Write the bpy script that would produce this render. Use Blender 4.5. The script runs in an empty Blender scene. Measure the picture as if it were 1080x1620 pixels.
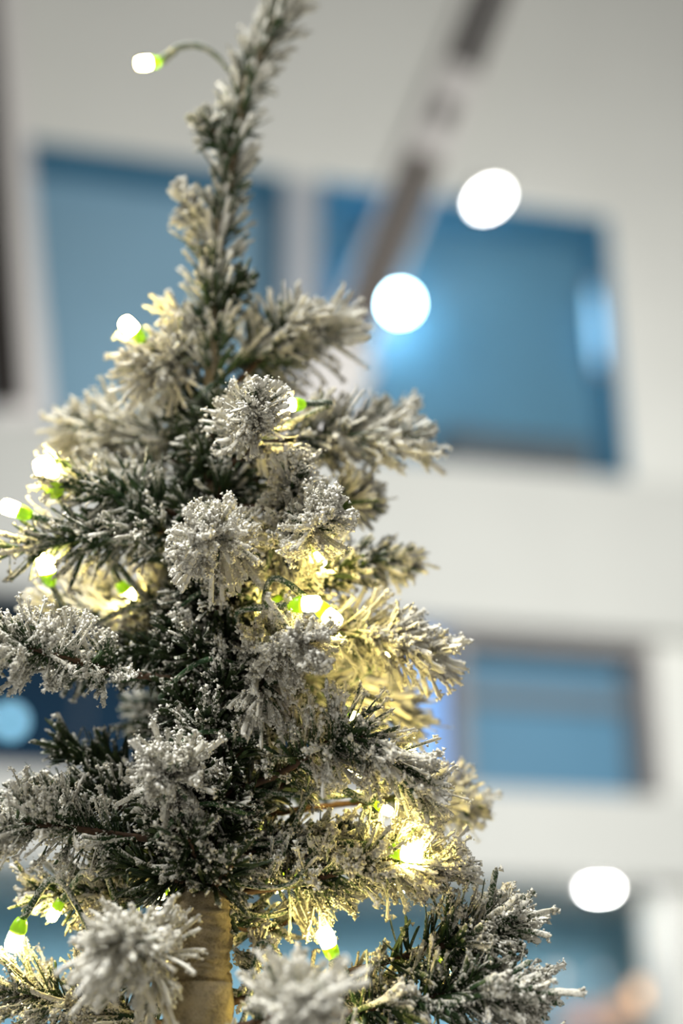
import bpy, math, random
import numpy as np
from mathutils import Vector, Matrix

random.seed(7)
rng = np.random.default_rng(11)
SC = bpy.context.scene
COL = SC.collection

# ------------------------------------------------------------------ camera
PITCH = math.radians(22.0)
FPX = 2250.0                       # focal length in pixels of the 1080x1620 frame (50 mm on 24x36)
CAM = np.array([0.0, 0.0, 1.5])
FWD = np.array([0.0, math.cos(PITCH), math.sin(PITCH)])
UPV = np.array([0.0, -math.sin(PITCH), math.cos(PITCH)])
RGT = np.array([1.0, 0.0, 0.0])
FOCUS = 0.5625

cd = bpy.data.cameras.new('camera')
cd.sensor_fit = 'VERTICAL'
cd.sensor_height = 36.0
cd.sensor_width = 24.0
cd.lens = 50.0
cd.clip_start = 0.02
cd.clip_end = 200
cd.dof.use_dof = True
cd.dof.focus_distance = FOCUS
cd.dof.aperture_fstop = 2.9
cam = bpy.data.objects.new('camera', cd)
COL.objects.link(cam)
cam.location = CAM
cam.rotation_euler = (math.pi / 2 + PITCH, 0, 0)
SC.camera = cam

# ------------------------------------------------------------------ light and exposure
SC.view_settings.view_transform = 'Standard'
SC.view_settings.look = 'None'
SC.view_settings.gamma = 1.0
SC.view_settings.use_curve_mapping = False
SC.view_settings.exposure = 0.0

world = bpy.data.worlds.new('world')
SC.world = world
world.use_nodes = True
bg = world.node_tree.nodes['Background']
bg.inputs['Color'].default_value = (1.0, 0.97, 0.92, 1)
bg.inputs['Strength'].default_value = 0.23

def area_light(name, loc, target, size, power, color):
    l = bpy.data.lights.new(name, 'AREA')
    l.shape = 'RECTANGLE'
    l.size, l.size_y = size
    l.energy = power
    l.color = color
    o = bpy.data.objects.new(name, l)
    COL.objects.link(o)
    o.location = loc
    d = Vector(target) - Vector(loc)
    o.rotation_euler = d.to_track_quat('-Z', 'Y').to_euler()
    return o

# unseen key light added for the tree, high above and in front of it
area_light('tree_key_light', (-1.6, -0.6, 6.2), (0.0, 0.6, 1.7), (3.0, 3.0), 880, (0.97, 0.985, 1.0))
# unseen wash light added to brighten the gallery front
area_light('gallery_wash_light', (3.2, 3.6, 4.4), (0.8, 12.0, 6.4), (3.0, 1.0), 590, (1.0, 0.985, 0.945))

# ------------------------------------------------------------------ materials
def new_mat(name):
    m = bpy.data.materials.new(name)
    m.use_nodes = True
    nt = m.node_tree
    return m, nt, nt.nodes['Principled BSDF']

def paint(name, col, rough=0.6, var=0.06, scale=6.0, spec=0.3):
    m, nt, b = new_mat(name)
    tc = nt.nodes.new('ShaderNodeTexCoord')
    n = nt.nodes.new('ShaderNodeTexNoise')
    n.inputs['Scale'].default_value = scale
    n.inputs['Detail'].default_value = 4
    r = nt.nodes.new('ShaderNodeValToRGB')
    r.color_ramp.elements[0].position = 0.3
    r.color_ramp.elements[1].position = 0.7
    r.color_ramp.elements[0].color = (*[c * (1 - var) for c in col], 1)
    r.color_ramp.elements[1].color = (*[min(1, c * (1 + var)) for c in col], 1)
    nt.links.new(tc.outputs['Object'], n.inputs['Vector'])
    nt.links.new(n.outputs['Fac'], r.inputs['Fac'])
    nt.links.new(r.outputs['Color'], b.inputs['Base Color'])
    b.inputs['Roughness'].default_value = rough
    b.inputs['Specular IOR Level'].default_value = spec
    return m

def emit(name, col, strength, base=(0.8, 0.8, 0.8)):
    m, nt, b = new_mat(name)
    b.inputs['Base Color'].default_value = (*base, 1)
    b.inputs['Emission Color'].default_value = (*col, 1)
    b.inputs['Emission Strength'].default_value = strength
    b.inputs['Roughness'].default_value = 0.4
    return m

def flock_mat(name, green, green2, white=(0.70, 0.675, 0.59), bias=0.0):
    """PVC needle with a crust of sprayed flock; the mesh attribute 'flock' says how thick the crust is."""
    m, nt, b = new_mat(name)
    N = nt.nodes.new
    tc = N('ShaderNodeTexCoord')
    at = N('ShaderNodeAttribute'); at.attribute_name = 'flock'
    n1 = N('ShaderNodeTexNoise'); n1.inputs['Scale'].default_value = 1100; n1.inputs['Detail'].default_value = 3
    n1.inputs['Roughness'].default_value = 0.65
    n2 = N('ShaderNodeTexNoise'); n2.inputs['Scale'].default_value = 160; n2.inputs['Detail'].default_value = 2
    for n in (n1, n2):
        nt.links.new(tc.outputs['Object'], n.inputs['Vector'])
    # coverage = flock + fine noise
    ma = N('ShaderNodeMath'); ma.operation = 'MULTIPLY_ADD'
    nt.links.new(n1.outputs['Fac'], ma.inputs[0]); ma.inputs[1].default_value = 1.5
    nt.links.new(at.outputs['Fac'], ma.inputs[2])
    mr = N('ShaderNodeMapRange')
    nt.links.new(ma.outputs[0], mr.inputs['Value'])
    mr.inputs['From Min'].default_value = 1.02 - bias
    mr.inputs['From Max'].default_value = 1.32 - bias
    cg = N('ShaderNodeValToRGB')
    cg.color_ramp.elements[0].position = 0.35; cg.color_ramp.elements[1].position = 0.68
    cg.color_ramp.elements[0].color = (*green, 1); cg.color_ramp.elements[1].color = (*green2, 1)
    nt.links.new(n2.outputs['Fac'], cg.inputs['Fac'])
    cw = N('ShaderNodeValToRGB')
    cw.color_ramp.elements[0].position = 0.3; cw.color_ramp.elements[1].position = 0.7
    cw.color_ramp.elements[0].color = (white[0] * 0.80, white[1] * 0.79, white[2] * 0.74, 1)
    cw.color_ramp.elements[1].color = (*[min(1, c * 1.12) for c in white], 1)
    nt.links.new(n2.outputs['Fac'], cw.inputs['Fac'])
    mx = N('ShaderNodeMix'); mx.data_type = 'RGBA'
    nt.links.new(mr.outputs['Result'], mx.inputs['Factor'])
    nt.links.new(cg.outputs['Color'], mx.inputs['A']); nt.links.new(cw.outputs['Color'], mx.inputs['B'])
    nt.links.new(mx.outputs['Result'], b.inputs['Base Color'])
    rr = N('ShaderNodeMapRange')
    nt.links.new(mr.outputs['Result'], rr.inputs['Value'])
    rr.inputs['To Min'].default_value = 0.42; rr.inputs['To Max'].default_value = 0.95
    nt.links.new(rr.outputs['Result'], b.inputs['Roughness'])
    b.inputs['Specular IOR Level'].default_value = 0.25
    bp = N('ShaderNodeBump'); bp.inputs['Strength'].default_value = 1.0; bp.inputs['Distance'].default_value = 0.0006
    nt.links.new(n1.outputs['Fac'], bp.inputs['Height'])
    nt.links.new(bp.outputs['Normal'], b.inputs['Normal'])
    return m

M = {}
M['wall'] = paint('white_wall_paint', (0.69, 0.70, 0.66), 0.7, 0.02, 1.5)
M['parapet'] = paint('bright_white_parapet_paint', (0.545, 0.555, 0.525), 0.6, 0.02, 1.5)
M['pane'] = paint('slate_blue_window_panel', (0.22, 0.38, 0.50), 0.5, 0.05, 1.2)
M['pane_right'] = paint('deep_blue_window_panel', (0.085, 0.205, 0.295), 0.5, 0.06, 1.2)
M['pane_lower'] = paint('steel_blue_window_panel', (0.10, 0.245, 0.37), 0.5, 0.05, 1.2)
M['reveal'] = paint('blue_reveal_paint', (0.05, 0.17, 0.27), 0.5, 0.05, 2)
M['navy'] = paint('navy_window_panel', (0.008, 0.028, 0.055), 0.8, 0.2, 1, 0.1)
M['gallery'] = paint('gallery_back_wall_blue', (0.24, 0.50, 0.66), 0.6, 0.08, 1)
M['mullion'] = paint('grey_mullion_paint', (0.42, 0.44, 0.47), 0.5, 0.04, 3)
M['transom'] = paint('slate_grey_transom_paint', (0.15, 0.19, 0.22), 0.5, 0.04, 3)
M['taupe'] = paint('taupe_frame_paint', (0.26, 0.245, 0.24), 0.6, 0.05, 3)
M['greybox'] = paint('grey_box_paint', (0.085, 0.105, 0.12), 0.6, 0.08, 5)
M['strut'] = paint('white_strut_paint', (0.72, 0.70, 0.68), 0.5, 0.03, 3)
M['brown'] = paint('brown_strip_metal', (0.055, 0.042, 0.032), 0.5, 0.15, 6)
M['brown2'] = paint('dark_brown_strip_metal', (0.018, 0.015, 0.013), 0.5, 0.15, 6)
M['floor'] = paint('pale_floor', (0.45, 0.44, 0.42), 0.4, 0.06, 2)
M['housing'] = paint('lamp_housing_grey', (0.5, 0.5, 0.5), 0.4, 0.04, 20)
M['pink'] = paint('pink_card', (0.62, 0.42, 0.38), 0.7, 0.08, 12)
M['peach'] = paint('peach_card', (0.70, 0.45, 0.30), 0.7, 0.08, 12)
M['shelf'] = paint('shelf_wood', (0.30, 0.24, 0.20), 0.6, 0.15, 8)
M['needle'] = flock_mat('flocked_green_needle', (0.018, 0.045, 0.014), (0.045, 0.080, 0.022))
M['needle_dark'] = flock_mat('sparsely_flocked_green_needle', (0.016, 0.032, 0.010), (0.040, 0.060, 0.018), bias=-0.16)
M['stem'] = paint('brown_twisted_wire_stem', (0.075, 0.042, 0.022), 0.8, 0.5, 300)
M['trunk'] = flock_mat('flocked_trunk', (0.10, 0.075, 0.035), (0.20, 0.15, 0.075), white=(0.27, 0.22, 0.135), bias=0.1)
M['wire'] = flock_mat('flocked_green_wire', (0.012, 0.04, 0.012), (0.03, 0.08, 0.02), bias=-0.12)
M['lens'] = emit('warm_white_bulb', (1.0, 0.79, 0.25), 105, (0.9, 0.9, 0.85))
m, nt, b = new_mat('lime_green_socket')
b.inputs['Base Color'].default_value = (0.30, 0.55, 0.02, 1)
b.inputs['Roughness'].default_value = 0.35
b.inputs['Transmission Weight'].default_value = 0.35
b.inputs['Emission Color'].default_value = (0.42, 0.62, 0.0, 1)   # the lit lamp shines through the translucent socket
b.inputs['Emission Strength'].default_value = 0.16
M['socket'] = m
M['lamp_blue_white'] = emit('cool_white_lamp', (0.50, 0.80, 1.0), 62)
M['lamp_white'] = emit('white_lamp', (1.0, 0.97, 0.92), 26)
M['lamp_down'] = emit('white_downlight', (1.0, 0.98, 0.95), 90)
M['lamp_cyan'] = emit('cyan_lamp', (0.16, 0.55, 0.80), 3.2)
M['glow_tube'] = emit('cyan_tube', (0.10, 0.50, 0.85), 2.0)
M['blue_led'] = emit('blue_backlit_panel', (0.14, 0.40, 0.90), 0.36, (0.2, 0.4, 0.8))
M['globe_grey'] = emit('dim_grey_globe', (0.55, 0.60, 0.66), 0.9)
M['globe_amber'] = emit('amber_globe', (1.0, 0.52, 0.16), 1.6)
M['globe_cream'] = emit('cream_globe', (0.9, 0.72, 0.55), 0.8)

# ------------------------------------------------------------------ helpers
def P(px, py, dz=0.0):
    """Point seen at pixel (px, py), dz metres behind the plane of focus."""
    d = FOCUS + dz
    return CAM + d * (FWD + (px - 540) / FPX * RGT - (py - 810) / FPX * UPV)

YAW = math.radians(13.0)
Q0 = CAM + 12.0 * FWD
FU = np.array([math.cos(YAW), math.sin(YAW), 0.0])
FN = np.array([math.sin(YAW), -math.cos(YAW), 0.0])
FV = np.array([0, 0, 1.0])

def W(u, v, w):
    return Q0 + u * FU + v * FV + w * FN

def pix_on_front(px, py, w=0.0):
    d = FWD + (px - 540) / FPX * RGT - (py - 810) / FPX * UPV
    t = ((Q0 + w * FN - CAM) @ FN) / (d @ FN)
    X = CAM + t * d - Q0
    return float(X @ FU), float(X[2])

def link(name, verts, faces, mat, parent=None, smooth=False):
    me = bpy.data.meshes.new(name)
    me.from_pydata([tuple(map(float, v)) for v in verts], [], faces)
    me.update()
    if smooth:
        me.polygons.foreach_set('use_smooth', [True] * len(me.polygons))
    me.materials.append(mat)
    o = bpy.data.objects.new(name, me)
    COL.objects.link(o)
    if parent:
        o.parent = parent
    return o

def recalc(o):
    import bmesh
    bm = bmesh.new(); bm.from_mesh(o.data)
    bmesh.ops.recalc_face_normals(bm, faces=bm.faces)
    bm.to_mesh(o.data); bm.free()
    return o

BOXF = [(0, 1, 3, 2), (4, 6, 7, 5), (0, 4, 5, 1), (2, 3, 7, 6), (0, 2, 6, 4), (1, 5, 7, 3)]

def fboxes(name, boxes, mat, parent=None, bevel=0.0):
    """Boxes in gallery-front coordinates (u0,u1,v0,v1,w0,w1)."""
    V, F = [], []
    for (u0, u1, v0, v1, w0, w1) in boxes:
        k = len(V)
        for u in (u0, u1):
            for v in (v0, v1):
                for w in (w0, w1):
                    V.append(W(u, v, w))
        F += [tuple(i + k for i in f) for f in BOXF]
    o = recalc(link(name, V, F, mat, parent))
    if bevel:
        md = o.modifiers.new('bevel', 'BEVEL'); md.width = bevel; md.segments = 2
    return o

def structure(o):
    o['kind'] = 'structure'
    return o

def tag(o, label, cat, group=None):
    o['label'] = label; o['category'] = cat
    if group:
        o['group'] = group
    return o

def empty(name, loc):
    o = bpy.data.objects.new(name, None)
    o.empty_display_size = 0.02
    COL.objects.link(o)
    o.location = tuple(map(float, loc))
    bpy.context.view_layer.update()
    return o

def adopt(o, parent):
    """Parent a mesh built in world coordinates, keeping its place."""
    o.parent = parent
    o.matrix_parent_inverse = Matrix.Translation(-parent.matrix_world.translation) if parent.type == 'EMPTY' else Matrix.Identity(4)
    return o

def frame_of(axis):
    a = np.asarray(axis, float); a = a / np.linalg.norm(a)
    h = np.array([0, 0, 1.0]) if abs(a[2]) < 0.9 else np.array([1.0, 0, 0])
    x = np.cross(h, a); x /= np.linalg.norm(x)
    return x, np.cross(a, x), a

def lathe(name, origin, axis, prof, mat, parent=None, n=20, smooth=True, jitter=0.0):
    """prof: list of (distance along axis, radius)."""
    x, y, a = frame_of(axis)
    V, F = [], []
    for (h, r) in prof:
        for k in range(n):
            t = 2 * math.pi * k / n
            rr = r * (1 + jitter * (random.random() - 0.5))
            hh = h + jitter * r * (random.random() - 0.5)
            V.append(np.asarray(origin) + a * hh + rr * (x * math.cos(t) + y * math.sin(t)))
    for i in range(len(prof) - 1):
        for k in range(n):
            F.append((i * n + k, i * n + (k + 1) % n, (i + 1) * n + (k + 1) % n, (i + 1) * n + k))
    F.append(tuple(range(n - 1, -1, -1)))
    F.append(tuple(range((len(prof) - 1) * n, len(prof) * n)))
    return recalc(link(name, V, F, mat, parent, smooth))

def ball(name, c, r, mat, parent=None, squash=1.0, n=16):
    prof = []
    for i in range(1, n):
        t = math.pi * i / n
        prof.append((-r * squash * math.cos(t), r * math.sin(t)))
    return lathe(name, c, (0, 0, 1), prof, mat, parent, 24)

# ------------------------------------------------------------------ the hall: gallery front
structure(link('floor', [(-14, -6, 0), (14, -6, 0), (14, 16, 0), (-14, 16, 0), (-14, -6, -.2), (14, -6, -.2), (14, 16, -.2), (-14, 16, -.2)],
               [(0, 1, 2, 3), (7, 6, 5, 4), (0, 4, 5, 1), (1, 5, 6, 2), (2, 6, 7, 3), (3, 7, 4, 0)], M['floor']))

VT, VB = 3.33, 0.50         # first-row windows
V2T, V2B = -0.92, -2.33     # second row
V3T = -3.02                 # underside of the lower gallery
PU = 0.22                   # how far the parapets stand out
UR = 2.66                   # right jamb of the windows
# wall above and beside the windows
structure(fboxes('wall_back', [
    (-9, 9, VT, 7.2, -0.55, 0.0),
    (UR, 9, VB, VT, -0.55, 0.0),
], M['wall'], bevel=0.02))
_, vt1 = pix_on_front(840, 741, PU)
_, vb1 = pix_on_front(850, 990, PU)
structure(fboxes('trim_1', [(-9, 9, vb1, vt1, -0.55, PU)], M['parapet'], bevel=0.03))
_, vt2 = pix_on_front(900, 1252, PU)
_, vb2 = pix_on_front(920, 1392, PU)
structure(fboxes('trim_2', [(-9, 9, vb2, vt2, -1.9, PU)], M['parapet'], bevel=0.03))
structure(fboxes('wall_pier_right', [(2.74, 9, vt2, vb1, -0.55, 0.0)], M['wall'], bevel=0.02))
structure(fboxes('wall_pier_lower', [(2.66, 9, -5.94, vb2, -0.55, 0.0)], M['wall'], bevel=0.02))
structure(fboxes('wall_gallery_back', [(-9, 9, -5.94, vb2 + 0.3, -2.1, -1.9)], M['gallery']))

# first-row windows: recessed slate-blue panels with blue reveals
def window(name, u0, u1, v0, v1, mat, frame_mat, w=-0.5, reveal=0.05, seams=()):
    e = empty(name, W((u0 + u1) / 2, v0, w)); e['kind'] = 'structure'
    edges = [u0] + list(seams) + [u1]
    for a, b_ in zip(edges[:-1], edges[1:]):
        adopt(fboxes('pane', [(a + 0.008, b_ - 0.008, v0, v1, w - 0.05, w)], mat), e)
    adopt(fboxes('jamb', [(u1 - reveal, u1 - 0.002, v0, v1, w, -0.03)], frame_mat), e)
    adopt(fboxes('jamb', [(u0 + 0.002, u0 + reveal, v0, v1, w, -0.03)], frame_mat), e)
    adopt(fboxes('head', [(u0 + reveal, u1 - reveal, v1 - reveal, v1 - 0.002, w, -0.03)], frame_mat), e)
    return e

window('window_1', -6.0, -0.52, vt1 - 0.1, VT, M['pane'], M['reveal'], seams=(-3.2,))
window('window_2', -0.2, UR, vt1 - 0.1, VT, M['pane_right'], M['reveal'], seams=(0.42,))
structure(fboxes('trim_3', [(-0.52, -0.2, vt1, VT, -0.5, -0.06)], M['mullion'], bevel=0.02))
# second row
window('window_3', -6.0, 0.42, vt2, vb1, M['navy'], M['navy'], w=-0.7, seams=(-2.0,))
w4 = window('window_4', 0.95, 2.74, vt2, vb1, M['pane_lower'], M['taupe'], w=-0.5, reveal=0.10)
adopt(fboxes('transom', [(1.05, 2.64, vb1 - 0.52, vb1 - 0.36, -0.5, -0.40)], M['transom']), w4)
o = fboxes('backlit_pillar', [(0.50, 0.93, vt2, vb1, -0.6, -0.25)], M['blue_led'], bevel=0.03)
tag(o, 'bright blue backlit pillar between the second-row windows behind the tree', 'pillar')

# dark grey block making the lower part of the right window darker
c = empty('low_grey_block', W(1.75, vt1, -0.3))
tag(c, 'low dark grey block standing in the recess of the right blue window', 'cabinet')
adopt(fboxes('body', [(1.0, 2.35, vt1, vt1 + 0.42, -0.48, -0.12)], M['greybox'], bevel=0.02), c)
adopt(fboxes('top', [(0.97, 2.38, vt1 + 0.42, vt1 + 0.47, -0.49, -0.10)], M['greybox'], bevel=0.01), c)

# leaning struts in front of the gallery front
def strut(a, b_, width, strips, label, gap=0.16, foot=0.72):
    """a, b_: (u, v) of the lower and upper end; strips: (t0, t1, material) along the strut."""
    e = empty('leaning_strut', W(a[0], a[1], gap))
    tag(e, label, 'strut', 'white leaning struts')
    d = np.array([b_[0] - a[0], b_[1] - a[1]]); L = np.linalg.norm(d); d /= L
    s = np.array([d[1], -d[0]])
    def slab(name, t0, t1, s0, s1, w0, w1, mat):
        V = []
        for t in (t0, t1):
            for q in (s0, s1):
                for w in (w0, w1):
                    p = np.array(a) + d * t * L + s * q
                    V.append(W(p[0], p[1], w))
        o = recalc(link(name, V, BOXF, mat))
        md = o.modifiers.new('bevel', 'BEVEL'); md.width = 0.012; md.segments = 2
        adopt(o, e)
        return o
    slab('beam', 0.0, 1.0, -width / 2, width / 2, gap - 0.1, gap + 0.06, M['strut'])
    for (t0, t1, f0, f1, mat) in strips:
        slab('inlay_strip', t0, t1, width * f0, width * f1, gap + 0.045, gap + 0.085, mat)
    slab('foot', 0.0, 0.16, -width * foot, width * foot, gap - 0.12, gap + 0.055, M['strut'])
    return e, slab

GAP = 0.16
p0 = pix_on_front(775, 0, GAP); p1 = pix_on_front(572, 492, GAP)
dirn = np.array(p1) - np.array(p0)
k = (vt1 - p0[1]) / dirn[1]
lowr = tuple(np.array(p0) + dirn * k)
upr = tuple(np.array(p0) - dirn * 0.22)
def tpar(py):
    q = pix_on_front(770 - (py / 492) * 203, py, GAP)
    return (q[1] - lowr[1]) / (upr[1] - lowr[1])
strut(lowr, upr, 0.40, [(tpar(112), 1.0, -0.35, 0.35, M['brown2']), (tpar(205), tpar(165), -0.2, 0.2, M['brown2']),
                        (tpar(540), tpar(250), -0.35, 0.35, M['brown'])],
      'white leaning strut with brown inlay running up beside the round lamp')
q0 = pix_on_front(-4, 150, GAP); q1 = pix_on_front(33, 660, GAP)
dq = np.array(q1) - np.array(q0)
kk = (vt1 - q0[1]) / dq[1]
strut(tuple(np.array(q0) + dq * kk), tuple(np.array(q0) - dq * 0.9), 0.46,
      [(0.02, 1.0, -0.62, 0.10, M['brown2'])], 'white and black leaning strut at the left edge of the picture', foot=0.52)

# ------------------------------------------------------------------ hall lamps
def wall_globe():
    u, v = pix_on_front(633, 480, -0.13)
    e = empty('globe_lamp', W(u, v, -0.5))
    tag(e, 'round cool white globe lamp glowing in front of the blue window', 'lamp')
    adopt(ball('globe', W(u, v, -0.13), 0.105, M['lamp_blue_white']), e)
    adopt(lathe('bracket', W(u, v, -0.5), FN, [(0, 0.05), (0.02, 0.05), (0.03, 0.02), (0.28, 0.02)], M['housing']), e)
wall_globe()

def flood():
    u, v = pix_on_front(773, 315, 0.25)
    c0 = W(u, v, 0.25)
    tocam = CAM - c0; tocam /= np.linalg.norm(tocam)
    perp = RGT * math.sin(math.radians(37)) - UPV * math.cos(math.radians(37))
    a = tocam * math.cos(math.radians(61)) + perp * math.sin(math.radians(61))
    e = empty('flood_lamp', W(u, v, 0.0))
    tag(e, 'tilted oval floodlight on the white wall above the blue window', 'lamp')
    adopt(lathe('lens', c0, a, [(0.0, 0.145), (0.012, 0.14), (0.018, 0.11)], M['lamp_white']), e)
    adopt(lathe('housing', c0 - a * 0.16, a, [(0, 0.05), (0.02, 0.09), (0.1, 0.15), (0.158, 0.155), (0.16, 0.146)], M['strut']), e)
    back = c0 - a * 0.16
    wl = W(u, v, 0.0) + (back - c0) * 0.6
    wl = wl - FN * ((wl - Q0) @ FN)
    ax = back - wl
    adopt(lathe('arm', wl, ax, [(0, 0.03), (np.linalg.norm(ax), 0.03)], M['strut']), e)
flood()

def downlight():
    u, v = pix_on_front(947, 1390, -0.1)
    e = empty('ceiling_downlight', W(u, vb2, -0.1))
    tag(e, 'round downlight under the lower white band at lower right', 'lamp')
    adopt(lathe('rim', W(u, vb2, -0.1), (0, 0, -1), [(0.0, 0.115), (0.012, 0.112), (0.015, 0.1)], M['housing']), e)
    adopt(lathe('diffuser', W(u, vb2 - 0.004, -0.1), (0, 0, -1), [(0.0, 0.095), (0.03, 0.09), (0.04, 0.06)], M['lamp_down']), e)
downlight()

def cyan():
    u, v = pix_on_front(16, 1140, -0.5)
    e = empty('cyan_lamp', W(u, v, -0.7))
    tag(e, 'dim cyan round lamp at the dark lower left window', 'lamp')
    adopt(ball('globe', W(u, v, -0.52), 0.075, M['lamp_cyan']), e)
    adopt(lathe('bracket', W(u, v, -0.7), FN, [(0, 0.05), (0.02, 0.05), (0.03, 0.02), (0.12, 0.02)], M['housing']), e)
cyan()

def reveal_glow_tube():  # glowing tube added to give the right reveal its cyan light
    u, v = pix_on_front(957, 520, -0.25)
    u = UR - 0.11
    e = empty('reveal_glow_tube', W(UR - 0.05, v, -0.25))
    tag(e, 'added cyan glow tube on the right reveal of the blue window', 'lamp')
    adopt(lathe('tube', W(u, v - 0.42, -0.25), (0, 0, 1), [(0, 0.015), (0.15, 0.03), (0.42, 0.04), (0.69, 0.03), (0.84, 0.015)], M['glow_tube']), e)
    for dv in (-0.46, 0.40):
        adopt(lathe('cap', W(u, v + dv, -0.25), (0, 0, 1), [(0, 0.03), (0.005, 0.04), (0.055, 0.04), (0.06, 0.03)], M['housing']), e)
        adopt(fboxes('bracket', [(u, UR - 0.05, v + dv + 0.01, v + dv + 0.05, -0.27, -0.23)], M['housing']), e)
reveal_glow_tube()

# shop display in the lowest gallery, bottom right
WD = -1.2
def dpx(px, py):
    return pix_on_front(px, py, WD)
us, vs = dpx(960, 1625)
sh = empty('display_shelf', W(us, -5.94, WD))
tag(sh, 'wooden display shelf in the lowest gallery at lower right', 'shelf')
adopt(fboxes('shelf_top', [(us - 0.9, us + 0.42, vs - 0.05, vs, WD - 0.3, WD + 0.25)], M['shelf'], bevel=0.01), sh)
for uu in (us - 0.85, us + 0.33):
    adopt(fboxes('leg', [(uu, uu + 0.05, -5.94, vs - 0.05, WD - 0.25, WD + 0.2)], M['shelf']), sh)

def globe_on_stand(px, py, r, mat, label):
    u, v = dpx(px, py)
    e = empty('globe_table_lamp', W(u, vs, WD)); tag(e, label, 'lamp', 'globe lamps on the display shelf')
    adopt(ball('globe', W(u, v, WD), r, mat), e)
    adopt(lathe('stand', W(u, vs, WD), (0, 0, 1), [(0, r * 0.7), (0.015, r * 0.7), (0.02, 0.012), (max(0.04, v - vs - r * 0.95), 0.012)], M['housing']), e)
globe_on_stand(950, 1543, 0.03, M['globe_grey'], 'pale grey globe lamp in the middle of the display shelf')
globe_on_stand(882, 1545, 0.05, M['globe_cream'], 'cream globe lamp nearest the tree on the display shelf')
globe_on_stand(1015, 1572, 0.10, M['globe_amber'], 'large amber globe lamp beside the white pier')
for (px, w_, h_, mat, lab) in ((905, 0.26, 0.14, 'pink', 'pale pink box on the display shelf near the tree'),
                               (965, 0.22, 0.20, 'peach', 'peach box under the grey globe lamp on the shelf')):
    u, v = dpx(px, 1625)
    e = empty('gift_box', W(u, vs, WD + 0.15)); tag(e, lab, 'box', 'boxes on the display shelf')
    adopt(fboxes('body', [(u - w_ / 2, u + w_ / 2, vs, vs + h_, WD + 0.05, WD + 0.24)], M[mat], bevel=0.01), e)
    adopt(fboxes('lid', [(u - w_ / 2 - 0.01, u + w_ / 2 + 0.01, vs + h_ * 0.7, vs + h_ + 0.01, WD + 0.04, WD + 0.25)], M[mat], bevel=0.01), e)

# ------------------------------------------------------------------ the tree
def trunk_dz(py):
    return 0.058 - (py - 810) * 1.0e-4

TR = [(312, 1680), (313, 1600), (316, 1500), (322, 1400), (328, 1200), (335, 1000), (338, 850), (338, 700), (336, 600)]
def trunk_pt(py):
    ys = [p[1] for p in TR][::-1]; xs = [p[0] for p in TR][::-1]
    return P(float(np.interp(py, ys, xs)), py, trunk_dz(py))

base_pt = trunk_pt(1680)
tree = empty('christmas_tree', (base_pt[0], base_pt[1], 0.0))
tag(tree, 'snow flocked green artificial christmas tree filling the foreground', 'christmas tree')

def spline(ctrl, n):
    """Catmull-Rom through control points, n samples."""
    c = [np.asarray(p, float) for p in ctrl]
    c = [2 * c[0] - c[1]] + c + [2 * c[-1] - c[-2]]
    m = len(c) - 3
    out = []
    for i in range(n):
        t = i / (n - 1) * m
        j = min(int(t), m - 1); f = t - j
        p0, p1, p2, p3 = c[j:j + 4]
        out.append(0.5 * ((2 * p1) + (-p0 + p2) * f + (2 * p0 - 5 * p1 + 4 * p2 - p3) * f * f + (-p0 + 3 * p1 - 3 * p2 + p3) * f ** 3))
    return np.array(out)

def tube(name, pts, radii, mat, parent, n=8, jitter=0.0, flock=None):
    pts = np.asarray(pts); m = len(pts)
    tan = np.gradient(pts, axis=0); tan /= np.linalg.norm(tan, axis=1)[:, None]
    x, _, _ = frame_of(tan[0])
    V = []
    for i in range(m):
        x = x - tan[i] * (x @ tan[i]); x /= np.linalg.norm(x)
        y = np.cross(tan[i], x)
        for k in range(n):
            t = 2 * math.pi * k / n
            r = radii[i] * (1 + jitter * (rng.random() - 0.5) * 2)
            V.append(pts[i] + r * (x * math.cos(t) + y * math.sin(t)))
    F = [(i * n + k, i * n + (k + 1) % n, (i + 1) * n + (k + 1) % n, (i + 1) * n + k) for i in range(m - 1) for k in range(n)]
    F.append(tuple(range(n - 1, -1, -1))); F.append(tuple(range((m - 1) * n, m * n)))
    o = link(name, V, F, mat, None, True)
    if flock is not None:
        a = o.data.attributes.new('flock', 'FLOAT', 'POINT')
        a.data.foreach_set('value', np.full(len(V), flock, np.float32) + (rng.random(len(V)).astype(np.float32) - 0.5) * 0.3)
    if parent is not None:
        adopt(o, parent)
    return o

# trunk: from the floor up to the root of the leader
tp = [np.array([base_pt[0], base_pt[1], 0.04])] + [base_pt * f + np.array([base_pt[0], base_pt[1], 0.04]) * (1 - f) for f in (0.4, 0.8)]
tp += [trunk_pt(y) for y in range(1660, 590, -30)]
tr_r = [0.016] * 3 + [float(np.interp(y, [600, 900, 1250, 1395, 1430, 1660], [0.0028, 0.004, 0.005, 0.006, 0.0118, 0.0128])) for y in range(1660, 590, -30)]
tube('trunk', spline(tp, 220), np.interp(np.linspace(0, 1, 220), np.linspace(0, 1, len(tr_r)), tr_r), M['trunk'], tree, 20, 0.10, 0.45)
adopt(lathe('stand', (base_pt[0], base_pt[1], 0.0), (0, 0, 1), [(0, 0.20), (0.02, 0.20), (0.03, 0.18), (0.045, 0.04), (0.10, 0.03)], M['trunk'], None, 28), tree)

def unit(v):
    return v / np.maximum(np.linalg.norm(v, axis=-1, keepdims=True), 1e-9)

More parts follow.
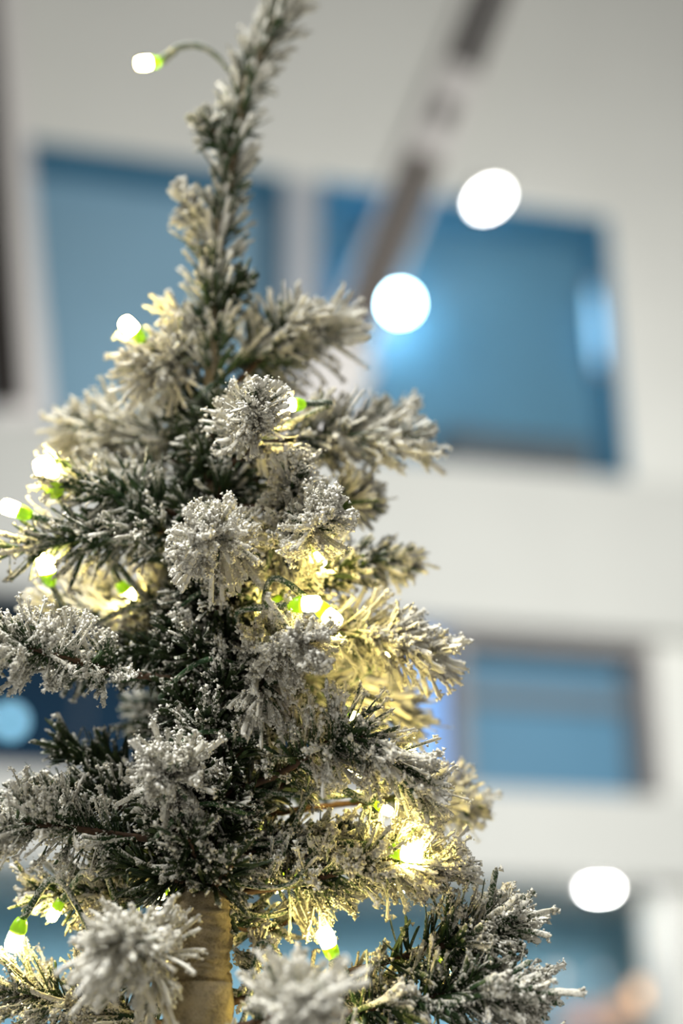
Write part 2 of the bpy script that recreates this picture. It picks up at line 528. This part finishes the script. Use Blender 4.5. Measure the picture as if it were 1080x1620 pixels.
def needle_arrays(base, dirs, side, L, Wd, curve, flock, ns, nr):
    """Flat PVC strips with an uneven crust: returns verts (N, ns*nr, 3), flock (N, ns*nr)."""
    N = len(L)
    s = np.concatenate([np.linspace(0, 0.95, ns - 1), [1.0]])
    cen = base[:, None, :] + dirs[:, None, :] * (L[:, None] * s)[..., None] + curve[:, None, :] * (L[:, None] * s ** 2)[..., None]
    tan = unit(dirs[:, None, :] + 2 * curve[:, None, :] * s[None, :, None])
    sd = unit(side[:, None, :] - tan * np.sum(side[:, None, :] * tan, -1, keepdims=True))
    nm = np.cross(tan, sd)
    th = np.arange(nr) * 2 * math.pi / nr
    taper = np.minimum(1, 0.55 + s * 3) * np.where(s > 0.99, 0.35, 1)
    ct, st = np.cos(th), np.sin(th)
    # coarse clots along the needle
    ph = rng.random((N, 3)) * 6.28
    clot = np.sin(s[None] * 9 + ph[:, :1]) * 0.5 + np.sin(s[None] * 19 + ph[:, 1:2]) * 0.35
    up = nm[..., 2:3] * st + sd[..., 2:3] * ct                       # (N, ns, nr)
    F = flock[:, None, None] + 0.22 * up + (0.62 * (s - 0.52))[None, :, None] + 0.20 * clot[..., None] + 0.22 * (rng.random((N, ns, nr)) - 0.5)
    F = np.clip(F, 0, 1)
    g = F ** 1.6 * (0.08 + rng.random((N, ns, nr)) ** 2.2 * 0.92)
    ra = (Wd / 2)[:, None, None] * taper[None, :, None] + 0.00060 * g * taper[None, :, None]
    rb = 0.00022 * taper[None, :, None] + 0.00085 * g * taper[None, :, None]
    V = cen[:, :, None, :] + sd[:, :, None, :] * (ra * ct)[..., None] + nm[:, :, None, :] * (rb * st)[..., None]
    V = V + tan[:, :, None, :] * ((rng.random((N, ns, nr)) - 0.5) * (L[:, None, None] / ns) * 0.7 * F)[..., None]
    return V.reshape(N, ns * nr, 3), F.reshape(N, ns * nr), cen, sd, nm

def strip_faces(N, ns, nr):
    i, k = np.meshgrid(np.arange(ns - 1), np.arange(nr), indexing='ij')
    q = np.stack([i * nr + k, i * nr + (k + 1) % nr, (i + 1) * nr + (k + 1) % nr, (i + 1) * nr + k], -1).reshape(-1, 4)
    return (q[None] + (np.arange(N) * ns * nr)[:, None, None]).reshape(-1, 4)

TET = np.array([[1, 1, 1], [1, -1, -1], [-1, 1, -1], [-1, -1, 1]], float) / 1.7
TETF = np.array([[0, 1, 2], [0, 3, 1], [0, 2, 3], [1, 3, 2]])

def mesh_np(name, V, quads, tris, flock, mat):
    me = bpy.data.meshes.new(name)
    me.vertices.add(len(V)); me.vertices.foreach_set('co', V.astype(np.float32).ravel())
    nq, nt_ = len(quads), len(tris)
    loops = np.concatenate([quads.ravel(), tris.ravel()]).astype(np.int32)
    me.loops.add(len(loops)); me.loops.foreach_set('vertex_index', loops)
    me.polygons.add(nq + nt_)
    st = np.concatenate([np.arange(nq) * 4, nq * 4 + np.arange(nt_) * 3]).astype(np.int32)
    me.polygons.foreach_set('loop_start', st)
    me.update(calc_edges=True)
    me.validate()
    me.polygons.foreach_set('use_smooth', np.ones(len(me.polygons), bool))
    a = me.attributes.new('flock', 'FLOAT', 'POINT')
    a.data.foreach_set('value', flock.astype(np.float32))
    me.materials.append(mat)
    o = bpy.data.objects.new(name, me)
    COL.objects.link(o)
    return o

NEEDLES_LEFT = 300
def branch(ctrl, r=0.018, density=1.0, flock=0.62, t0=0.25, detail=1, mat='needle', droop=0.0, single=0, stem_r=0.0011,
           ang=(74, 30), taper=0.65, wid=0.0020, name='branch', inner=0.25, stem_mat='stem', tuft=0.0):
    """A bottle-brush branch. ctrl: world points root..tip; r: needle length in metres."""
    global NEEDLES_LEFT
    n = 60
    pts = spline(ctrl, n)
    seg = np.linalg.norm(np.diff(pts, axis=0), axis=1); cum = np.concatenate([[0], np.cumsum(seg)]); L = cum[-1]
    br = tube(name, pts, np.linspace(stem_r * 1.5, stem_r, n), M[stem_mat], tree, 6, 0.15)
    if stem_mat != 'stem':
        a = br.data.attributes.new('flock', 'FLOAT', 'POINT')
        a.data.foreach_set('value', np.full(len(br.data.vertices), 0.35, np.float32))
    tan = unit(np.gradient(pts, axis=0))
    N = int(density * 4300 * L * (1 - t0) + 40 + tuft * 1.6)
    # clumps of needles that the flock has stuck together: the needles of a clump meet at their tips
    nc = max(5, N // 6)
    ct = t0 + (1 - t0) * (np.arange(nc) + rng.random(nc)) / nc
    ntip = max(4, nc // 7)
    ct[-ntip:] = 1 - 0.06 * rng.random(ntip)
    if inner > 0:
        keep = rng.random(nc) < inner + (1 - inner) * np.clip((ct - t0) / 0.25, 0, 1)
        ct = ct[keep]; nc = len(ct)
    cphi = np.arange(nc) * 2.39996 + rng.normal(0, 0.5, nc)
    cl = np.clip(rng.normal(0, 1, nc), -2, 2)
    cl2 = np.clip(rng.normal(0, 1, nc), -2, 2)
    h = np.array([0.13, 0.31, 0.94])
    def on_stem(t):
        idx = t * (n - 1); i0 = np.clip(idx.astype(int), 0, n - 2); fr = (idx - i0)[:, None]
        p = pts[i0] * (1 - fr) + pts[i0 + 1] * fr
        T = unit(tan[i0] * (1 - fr) + tan[i0 + 1] * fr)
        X = unit(np.cross(T, h)); Y = np.cross(T, X)
        return p, T, X, Y
    cp, cT, cX, cY = on_stem(ct)
    ctl = np.clip((ct - t0) / (1 - t0), 0, 1)
    ca = np.radians(ang[0] + (ang[1] - ang[0]) * ctl ** 1.7 + cl * 11)
    crad = cX * np.cos(cphi)[:, None] + cY * np.sin(cphi)[:, None]
    cdir = cT * np.cos(ca)[:, None] + crad * np.sin(ca)[:, None]
    cln = r * (0.95 + 0.16 * cl2) * (1 - (1 - taper) * ctl ** 3)
    ctip = cp + cdir * cln[:, None]
    which = rng.integers(0, nc, N)
    t = np.clip(ct[which] + rng.normal(0, 0.0035, N) / L, 0.02, 0.995)
    base, T, X, Y = on_stem(t)
    phi = cphi[which] + rng.normal(0, 0.35, N)
    rad = X * np.cos(phi)[:, None] + Y * np.sin(phi)[:, None]
    loose = np.where(rng.random(N) < 0.22, 0.30, 0.13)
    tgt = ctip[which] + rng.normal(0, 1, (N, 3)) * (cln[which] * loose)[:, None]
    d = tgt - base
    ln = np.linalg.norm(d, axis=1) * (0.85 + 0.25 * rng.random(N))
    d = unit(d)
    ln = np.clip(ln, r * 0.4, r * 1.2)
    tl = np.clip((t - t0) / (1 - t0), 0, 1)
    side = unit(np.cross(d, T) + rng.normal(0, 0.35, (N, 3)))
    curve = rng.normal(0, 0.09, (N, 3)) + np.array([0, 0, -1.0]) * droop * (0.4 + rng.random(N))[:, None] + T * 0.06
    wd = wid * (0.8 + 0.4 * rng.random(N))
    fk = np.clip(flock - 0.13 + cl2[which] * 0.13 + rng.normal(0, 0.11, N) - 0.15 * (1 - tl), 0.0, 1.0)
    ns, nr = ((6, 5), (8, 6), (11, 6))[detail]
    V, Fk, cen, sd, nm = needle_arrays(base + rad * stem_r * 0.6, d, side, ln, wd, curve, fk, ns, nr)
    # granules of loose flock
    G = (2, 17, 62)[detail]
    gi = np.repeat(np.arange(N), G)
    gs = rng.random(N * G) ** 0.7
    gx = gs * (ns - 1); gk = np.clip(gx.astype(int), 0, ns - 2); gf = (gx - gk)[:, None]
    gp = cen[gi, gk] * (1 - gf) + cen[gi, gk + 1] * gf
    th = rng.random(N * G) * 2 * math.pi
    gp = gp + sd[gi, gk] * (wd[gi] * 0.68 * np.cos(th))[:, None] + nm[gi, gk] * (0.0009 * np.sin(th))[:, None] + rng.normal(0, 0.00036, (N * G, 3)) * (0.6 + gs)[:, None]
    keep = rng.random(N * G) < np.clip(fk[gi] * 1.15 - 0.1 + 0.25 * (gs - 0.5), 0.02, 1)
    gp, gi2, gs2 = gp[keep], gi[keep], gs[keep]
    gr = (0.00026 if detail == 2 else 0.00036) + 0.00072 * rng.random(len(gp)) ** 2.0
    gr = gr * (1 + 0.5 * (gs2 > 0.85))
    A = unit(rng.normal(0, 1, (len(gp), 3))); B_ = unit(np.cross(A, rng.normal(0, 1, (len(gp), 3)))); C_ = np.cross(A, B_)
    R3 = np.stack([A, B_, C_], 1)
    GV = gp[:, None, :] + np.einsum('kj,njm->nkm', TET, R3) * gr[:, None, None]
    # the needles that show largest become objects of their own
    solo = np.zeros(N, bool)
    if single and NEEDLES_LEFT > 0:
        tipd = (cen[:, -1] - CAM) @ FWD
        outer = ln / r - (tipd - FOCUS) * 12
        order = np.argsort(-outer)[:min(single, NEEDLES_LEFT)]
        solo[order] = True; NEEDLES_LEFT -= len(order)
    inv = br
    f1 = strip_faces(1, ns, nr)
    for j in np.nonzero(solo)[0]:
        gsel = GV[gi2 == j].reshape(-1, 3)
        nt_ = len(gsel) // 4
        o = mesh_np('needle', np.concatenate([V[j], gsel]), f1,
                    (TETF[None] + (np.arange(nt_) * 4)[:, None, None] + ns * nr).reshape(-1, 3),
                    np.concatenate([Fk[j], np.ones(len(gsel))]), M[mat])
        o.parent = br
    rest = ~solo
    VR = V[rest].reshape(-1, 3); FR = Fk[rest].ravel(); nR = int(rest.sum())
    gsel = GV[rest[gi2]].reshape(-1, 3); nt_ = len(gsel) // 4
    o = mesh_np('needles', np.concatenate([VR, gsel]), strip_faces(nR, ns, nr),
                (TETF[None] + (np.arange(nt_) * 4)[:, None, None] + len(VR)).reshape(-1, 3),
                np.concatenate([FR, np.ones(len(gsel))]), M[mat])
    o.parent = br
    o['kind'] = 'stuff'
    return br

def B(root_y, pts, **kw):
    """Branch from the trunk at image height root_y through (px, py, dz in mm) points."""
    c = [trunk_pt(root_y)] + [P(x, y, z / 1000.0) for (x, y, z) in pts]
    return branch(c, **kw)

# --- leader at the top
lead = [trunk_pt(640), P(338, 540, 0.085), P(338, 430, 0.096), P(362, 270, 0.112), P(392, 130, 0.126), P(445, 20, 0.137), P(490, -60, 0.146)]
branch(lead, r=0.0165, density=1.0, flock=0.60, t0=0.04, detail=0, ang=(46, 26), stem_r=0.0028, name='leader', taper=0.9, inner=0.6, stem_mat='trunk')
B(600, [(325, 530, 86), (262, 488, 90)], r=0.010, flock=0.8, detail=0, t0=0.4)
B(560, [(355, 490, 86), (385, 445, 84)], r=0.010, flock=0.3, detail=0, t0=0.35, mat='needle_dark')
branch([P(345, 400, .1), P(310, 350, .098), P(288, 308, .096)], r=0.009, flock=0.85, detail=0, t0=0.3)
branch([P(365, 260, .11), P(340, 215, .108), P(325, 190, .106)], r=0.010, flock=0.5, detail=0, t0=0.3)
# --- upper blurred tier
B(590, [(300, 565, 92), (240, 580, 78)], r=0.0235, flock=0.70, detail=1, t0=0.30, tuft=60, density=1.2)
B(610, [(410, 555, 105), (528, 522, 108)], r=0.0235, flock=0.70, detail=1, t0=0.25)
B(640, [(420, 560, 95), (465, 500, 92)], r=0.018, flock=0.62, detail=0, t0=0.3)
B(730, [(250, 690, 100), (120, 672, 112)], r=0.021, flock=0.70, detail=1, t0=0.25)
B(740, [(200, 720, 110), (120, 715, 120)], r=0.014, flock=0.66, detail=0, t0=0.3)
B(730, [(480, 690, 82), (655, 702, 84)], r=0.021, flock=0.68, detail=1, t0=0.25)
B(760, [(500, 700, 100), (640, 650, 110)], r=0.014, flock=0.6, detail=0, t0=0.3)
B(760, [(400, 700, 45), (396, 635, 10)], r=0.0175, flock=0.74, detail=1, t0=0.35, tuft=20, single=8)
B(800, [(450, 800, 40), (468, 735, 24)], r=0.0125, flock=0.66, detail=1, t0=0.4)
B(800, [(520, 800, 75), (580, 790, 85)], r=0.014, flock=0.6, detail=0, t0=0.3)
# --- middle tier
B(860, [(372, 860, 42), (325, 852, -8)], r=0.0195, density=1.25, flock=0.78, detail=2, t0=0.45, tuft=50, single=34, droop=0.12)
B(870, [(440, 860, 42), (518, 818, -4)], r=0.0175, density=1.25, flock=0.72, detail=2, t0=0.40, tuft=40, single=34)
B(830, [(230, 800, 55), (100, 760, 50)], r=0.021, flock=0.45, detail=1, t0=0.25, mat='needle')
B(850, [(220, 840, 50), (0, 872, 42)], r=0.020, flock=0.45, detail=1, t0=0.2, mat='needle')
B(820, [(250, 770, 80), (160, 740, 95)], r=0.016, flock=0.5, detail=0, t0=0.3)
B(900, [(560, 885, 70), (638, 890, 76)], r=0.0135, flock=0.5, detail=0, t0=0.3)
B(930, [(440, 930, 45), (560, 900, 52)], r=0.015, flock=0.42, detail=1, t0=0.3, mat='needle_dark')
B(900, [(430, 905, 50), (470, 895, 30)], r=0.015, flock=0.55, detail=1, t0=0.3)
B(1040, [(410, 1035, 32), (478, 1015, -6)], r=0.0190, density=1.2, flock=0.76, detail=2, t0=0.40, tuft=50, single=34, droop=0.1)
B(1060, [(405, 1060, 25), (415, 1105, 6)], r=0.017, density=0.5, flock=0.72, detail=1, t0=0.45, droop=0.5)
B(1010, [(540, 1000, 40), (680, 1033, 34)], r=0.019, density=1.1, flock=0.80, detail=1, t0=0.30, single=14)
B(1020, [(250, 985, 75), (70, 955, 85)], r=0.015, flock=0.7, detail=0, t0=0.2)
B(1000, [(230, 950, 90), (120, 930, 100)], r=0.014, flock=0.7, detail=0, t0=0.2)
B(1080, [(200, 1065, 20), (60, 1030, -4), (-40, 1015, -8)], r=0.0175, density=1.1, flock=0.62, detail=2, t0=0.25, single=26)
B(1060, [(250, 1030, 40), (120, 1060, 45)], r=0.017, flock=0.36, detail=1, t0=0.2, mat='needle_dark')
B(1000, [(280, 1000, 60), (200, 1040, 60)], r=0.016, flock=0.4, detail=1, t0=0.2, mat='needle_dark')
B(1080, [(500, 1080, 80), (645, 1140, 86)], r=0.021, flock=0.62, detail=0, t0=0.25)
B(1080, [(480, 1060, 80), (600, 1080, 95)], r=0.016, flock=0.6, detail=0, t0=0.3)
B(1150, [(420, 1130, 40), (500, 1150, 45)], r=0.016, flock=0.4, detail=1, t0=0.2, mat='needle_dark')
# --- lower tier
B(1270, [(440, 1225, 12), (560, 1165, 0), (668, 1258, -2)], r=0.0195, density=1.2, flock=0.52, detail=2, t0=0.30, single=34)
B(1300, [(620, 1265, 60), (735, 1276, 74)], r=0.0165, flock=0.62, detail=1, t0=0.35)
B(1420, [(460, 1400, 8), (600, 1365, 2), (700, 1370, 4)], r=0.019, density=1.2, flock=0.66, detail=2, t0=0.25, single=30)
B(1380, [(430, 1340, 12), (540, 1320, 14)], r=0.016, flock=0.55, detail=1, t0=0.2)
B(1260, [(300, 1245, 18), (262, 1222, -18)], r=0.0200, density=1.3, flock=0.70, detail=2, t0=0.40, tuft=60, single=30)
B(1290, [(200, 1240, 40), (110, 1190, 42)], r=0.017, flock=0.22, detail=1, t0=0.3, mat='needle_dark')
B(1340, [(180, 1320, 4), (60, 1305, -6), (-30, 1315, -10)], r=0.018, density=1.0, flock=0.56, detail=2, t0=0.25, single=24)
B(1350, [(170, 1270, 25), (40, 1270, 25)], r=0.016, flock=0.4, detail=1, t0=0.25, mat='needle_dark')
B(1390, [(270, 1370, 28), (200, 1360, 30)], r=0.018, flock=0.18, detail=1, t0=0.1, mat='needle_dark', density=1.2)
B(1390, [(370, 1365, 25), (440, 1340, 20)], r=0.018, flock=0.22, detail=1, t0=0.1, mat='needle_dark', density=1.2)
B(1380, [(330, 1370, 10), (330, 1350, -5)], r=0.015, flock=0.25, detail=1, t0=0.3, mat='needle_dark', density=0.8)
B(1560, [(240, 1520, -25), (192, 1488, -60)], r=0.0205, droop=0.15, wid=0.0015, density=1.4, flock=0.80, detail=1, t0=0.40, tuft=70, single=20)
B(1640, [(430, 1610, -45), (492, 1580, -92)], r=0.0175, density=1.1, flock=0.82, detail=1, t0=0.40, tuft=60)
B(1600, [(560, 1535, 0), (720, 1490, 0), (800, 1462, 2)], r=0.0185, density=1.15, flock=0.38, wid=0.0026, detail=2, t0=0.40, single=32)
B(1660, [(560, 1600, -12), (740, 1570, -16), (822, 1572, -18)], r=0.0195, density=1.15, flock=0.44, wid=0.0026, detail=2, t0=0.30, single=30)
B(1650, [(200, 1600, 10), (90, 1580, 8), (-20, 1560, 6)], r=0.022, density=0.9, flock=0.60, detail=2, t0=0.2, single=20)
B(1660, [(480, 1600, 10), (600, 1560, 12)], r=0.017, flock=0.55, detail=1, t0=0.25)
B(1450, [(420, 1470, 25), (520, 1420, 32)], r=0.014, flock=0.6, density=0.35, detail=1, t0=0.25)
B(1440, [(190, 1420, 25), (60, 1410, 25)], r=0.017, flock=0.5, detail=1, t0=0.2)
B(1620, [(390, 1560, -5), (410, 1500, -5)], r=0.010, flock=0.6, density=0.5, detail=1, t0=0.3)
# --- short inner sprays that hide the trunk
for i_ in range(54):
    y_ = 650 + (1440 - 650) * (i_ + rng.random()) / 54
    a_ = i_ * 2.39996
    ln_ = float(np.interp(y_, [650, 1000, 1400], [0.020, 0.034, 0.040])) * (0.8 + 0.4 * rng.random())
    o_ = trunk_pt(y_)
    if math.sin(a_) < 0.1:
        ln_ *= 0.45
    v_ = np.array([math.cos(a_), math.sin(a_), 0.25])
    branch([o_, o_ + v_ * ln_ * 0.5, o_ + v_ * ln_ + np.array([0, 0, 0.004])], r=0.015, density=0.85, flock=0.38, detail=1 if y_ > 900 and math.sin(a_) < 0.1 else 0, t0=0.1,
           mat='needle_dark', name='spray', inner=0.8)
# --- branches on the far side and just under the frame
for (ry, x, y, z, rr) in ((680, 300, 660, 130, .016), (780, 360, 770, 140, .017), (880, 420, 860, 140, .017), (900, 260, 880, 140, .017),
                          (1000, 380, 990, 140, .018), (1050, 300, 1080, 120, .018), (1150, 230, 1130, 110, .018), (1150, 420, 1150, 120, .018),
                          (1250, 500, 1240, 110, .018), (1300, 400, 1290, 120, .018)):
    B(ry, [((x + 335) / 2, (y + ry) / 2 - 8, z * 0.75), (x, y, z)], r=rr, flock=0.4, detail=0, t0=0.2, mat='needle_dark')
for (ry, x, y, z) in ((1780, 120, 1720, -60), (1780, 640, 1700, -60), (1760, 900, 1690, 10), (1760, -60, 1690, 20), (1780, 360, 1740, -110)):
    B(ry if ry < 1680 else 1680, [((x + 320) / 2, (y + 1680) / 2, z * 0.4), (x, y, z)], r=0.019, flock=0.6, detail=0, t0=0.25)

# ------------------------------------------------------------------ string of lights
string = empty('light_string', trunk_pt(1600))
tag(string, 'string of small warm white bulbs wound through the flocked branches', 'light string')
main = []
for i in range(260):
    f = i / 259
    y = 1385 - f * 785
    a = f * 2 * math.pi * 7
    r = float(np.interp(y, [600, 1000, 1400, 1660], [0.008, 0.02, 0.022, 0.024]))
    main.append(trunk_pt(y) + r * np.array([math.cos(a), math.sin(a), 0.15 * math.sin(3 * a)]))
tube('wire', np.array(main), np.full(260, 0.0011), M['wire'], string, 6, 0.1, 0.35)

def bulb(px, py, dz, dx, dy, dd=0.0, size=1.0, back=None, lead_r=0.0016):
    """Bulb with its lens centred on (px, py); (dx, dy) is where the lens points in the picture, dd towards the viewer."""
    c0 = P(px, py, dz / 1000.0)
    a = RGT * dx - UPV * dy - FWD * dd
    a = a / np.linalg.norm(a)
    s = size
    o = lathe('bulb', c0 - a * 0.0035 * s, a, [(0, 0.0031 * s), (0.002 * s, 0.0034 * s), (0.0052 * s, 0.0034 * s), (0.0068 * s, 0.0028 * s), (0.0074 * s, 0.0016 * s)], M['lens'], None, 12, True, 0.06)
    adopt(o, string)
    q = c0 - a * 0.0036 * s
    so = lathe('socket', q, -a, [(0, 0.0032 * s), (0.0015 * s, 0.0034 * s), (0.0042 * s, 0.0029 * s), (0.0060 * s, 0.0020 * s)], M['socket'], None, 12, True, 0.1)
    so.parent = o
    e = q - a * 0.0057 * s
    if back:
        ctrl = [e] + [P(x, y, z / 1000.0) for (x, y, z) in back]
    else:
        t_ = trunk_pt(min(1650, py + 40))
        ctrl = [e, e - a * 0.018 + (t_ - e) * 0.12, e * 0.45 + t_ * 0.55 + np.array([0, 0, -0.008]), t_]
    pts = spline(ctrl, 24)
    tube('lead_wire', pts, np.linspace(lead_r, 0.001, 24), M['wire'], string, 7, 0.2, 0.45)

bulb(227, 100, 126, -1, 0.25, 0.5, 0.92, back=[(290, 72, 126), (335, 82, 126), (372, 125, 124)], lead_r=0.0022)
bulb(203, 515, 76, -0.7, -0.7, 0.5)
bulb(453, 641, 32, -1, 0.1, 0.6, 0.9)
bulb(72, 742, 42, -0.4, -1, 0.2, 1.35)
bulb(15, 803, 34, -1, -0.4, 0.3)
bulb(72, 892, 50, -0.2, -1, 0.3, 1.05)
bulb(493, 955, 4, 1, -0.1, 0.3)
bulb(526, 979, 2, 0.8, 0.7, 0.3)
bulb(647, 1197, 12, 0.3, -0.6, 0.6, 0.85)
bulb(651, 1350, -6, 1, 0.1, 0.4, 1.05)
bulb(22, 1490, 2, -0.35, 1, 0.1)
bulb(84, 1447, 12, -0.5, 0.9, 0.1, 0.7)
bulb(516, 1483, -4, -0.35, -1, 0.1, 1.0, back=[(545, 1545, -6), (565, 1600, -6), (520, 1680, -8)], lead_r=0.0030)
# bulbs deeper in the tree, seen only by the light they throw
bulb(330, 452, 124, -0.3, -1, -0.3, 0.9)
bulb(505, 885, 26, 0.3, 0.8, 0.2, 0.8)
bulb(205, 945, 70, 0.3, 0.5, -0.2, 0.9)
bulb(610, 1040, 52, 0.6, -0.5, 0.0, 0.9)
bulb(565, 1218, 26, 0.4, 0.5, 0.1, 0.9)
bulb(440, 1398, 42, -0.6, 0.4, 0.2, 0.9)
bulb(250, 1425, 22, -0.6, 0.2, 0.2, 0.9)
bulb(718, 1520, 4, 0.7, -0.3, 0.1, 0.85)
bulb(475, 1585, -18, 0.3, 0.6, 0.2, 0.9)
bulb(635, 1398, 34, 0.4, 0.5, 0.1, 0.9)
bulb(612, 1282, 6, 0.6, 0.3, 0.2, 0.6)
bulb(405, 1330, 36, 0.4, 0.4, 0.2, 0.9)
bulb(425, 965, 36, -0.4, 0.4, 0.2, 0.8)
bulb(40, 1585, 22, -0.3, -0.6, 0.2, 0.9)
bulb(560, 1140, 50, 0.5, 0.5, -0.2, 0.9)

tris = sum(len(o.data.loops) - 2 * len(o.data.polygons) for o in SC.objects if o.type == 'MESH')
print('TRIANGLES', tris, 'needles left', NEEDLES_LEFT)
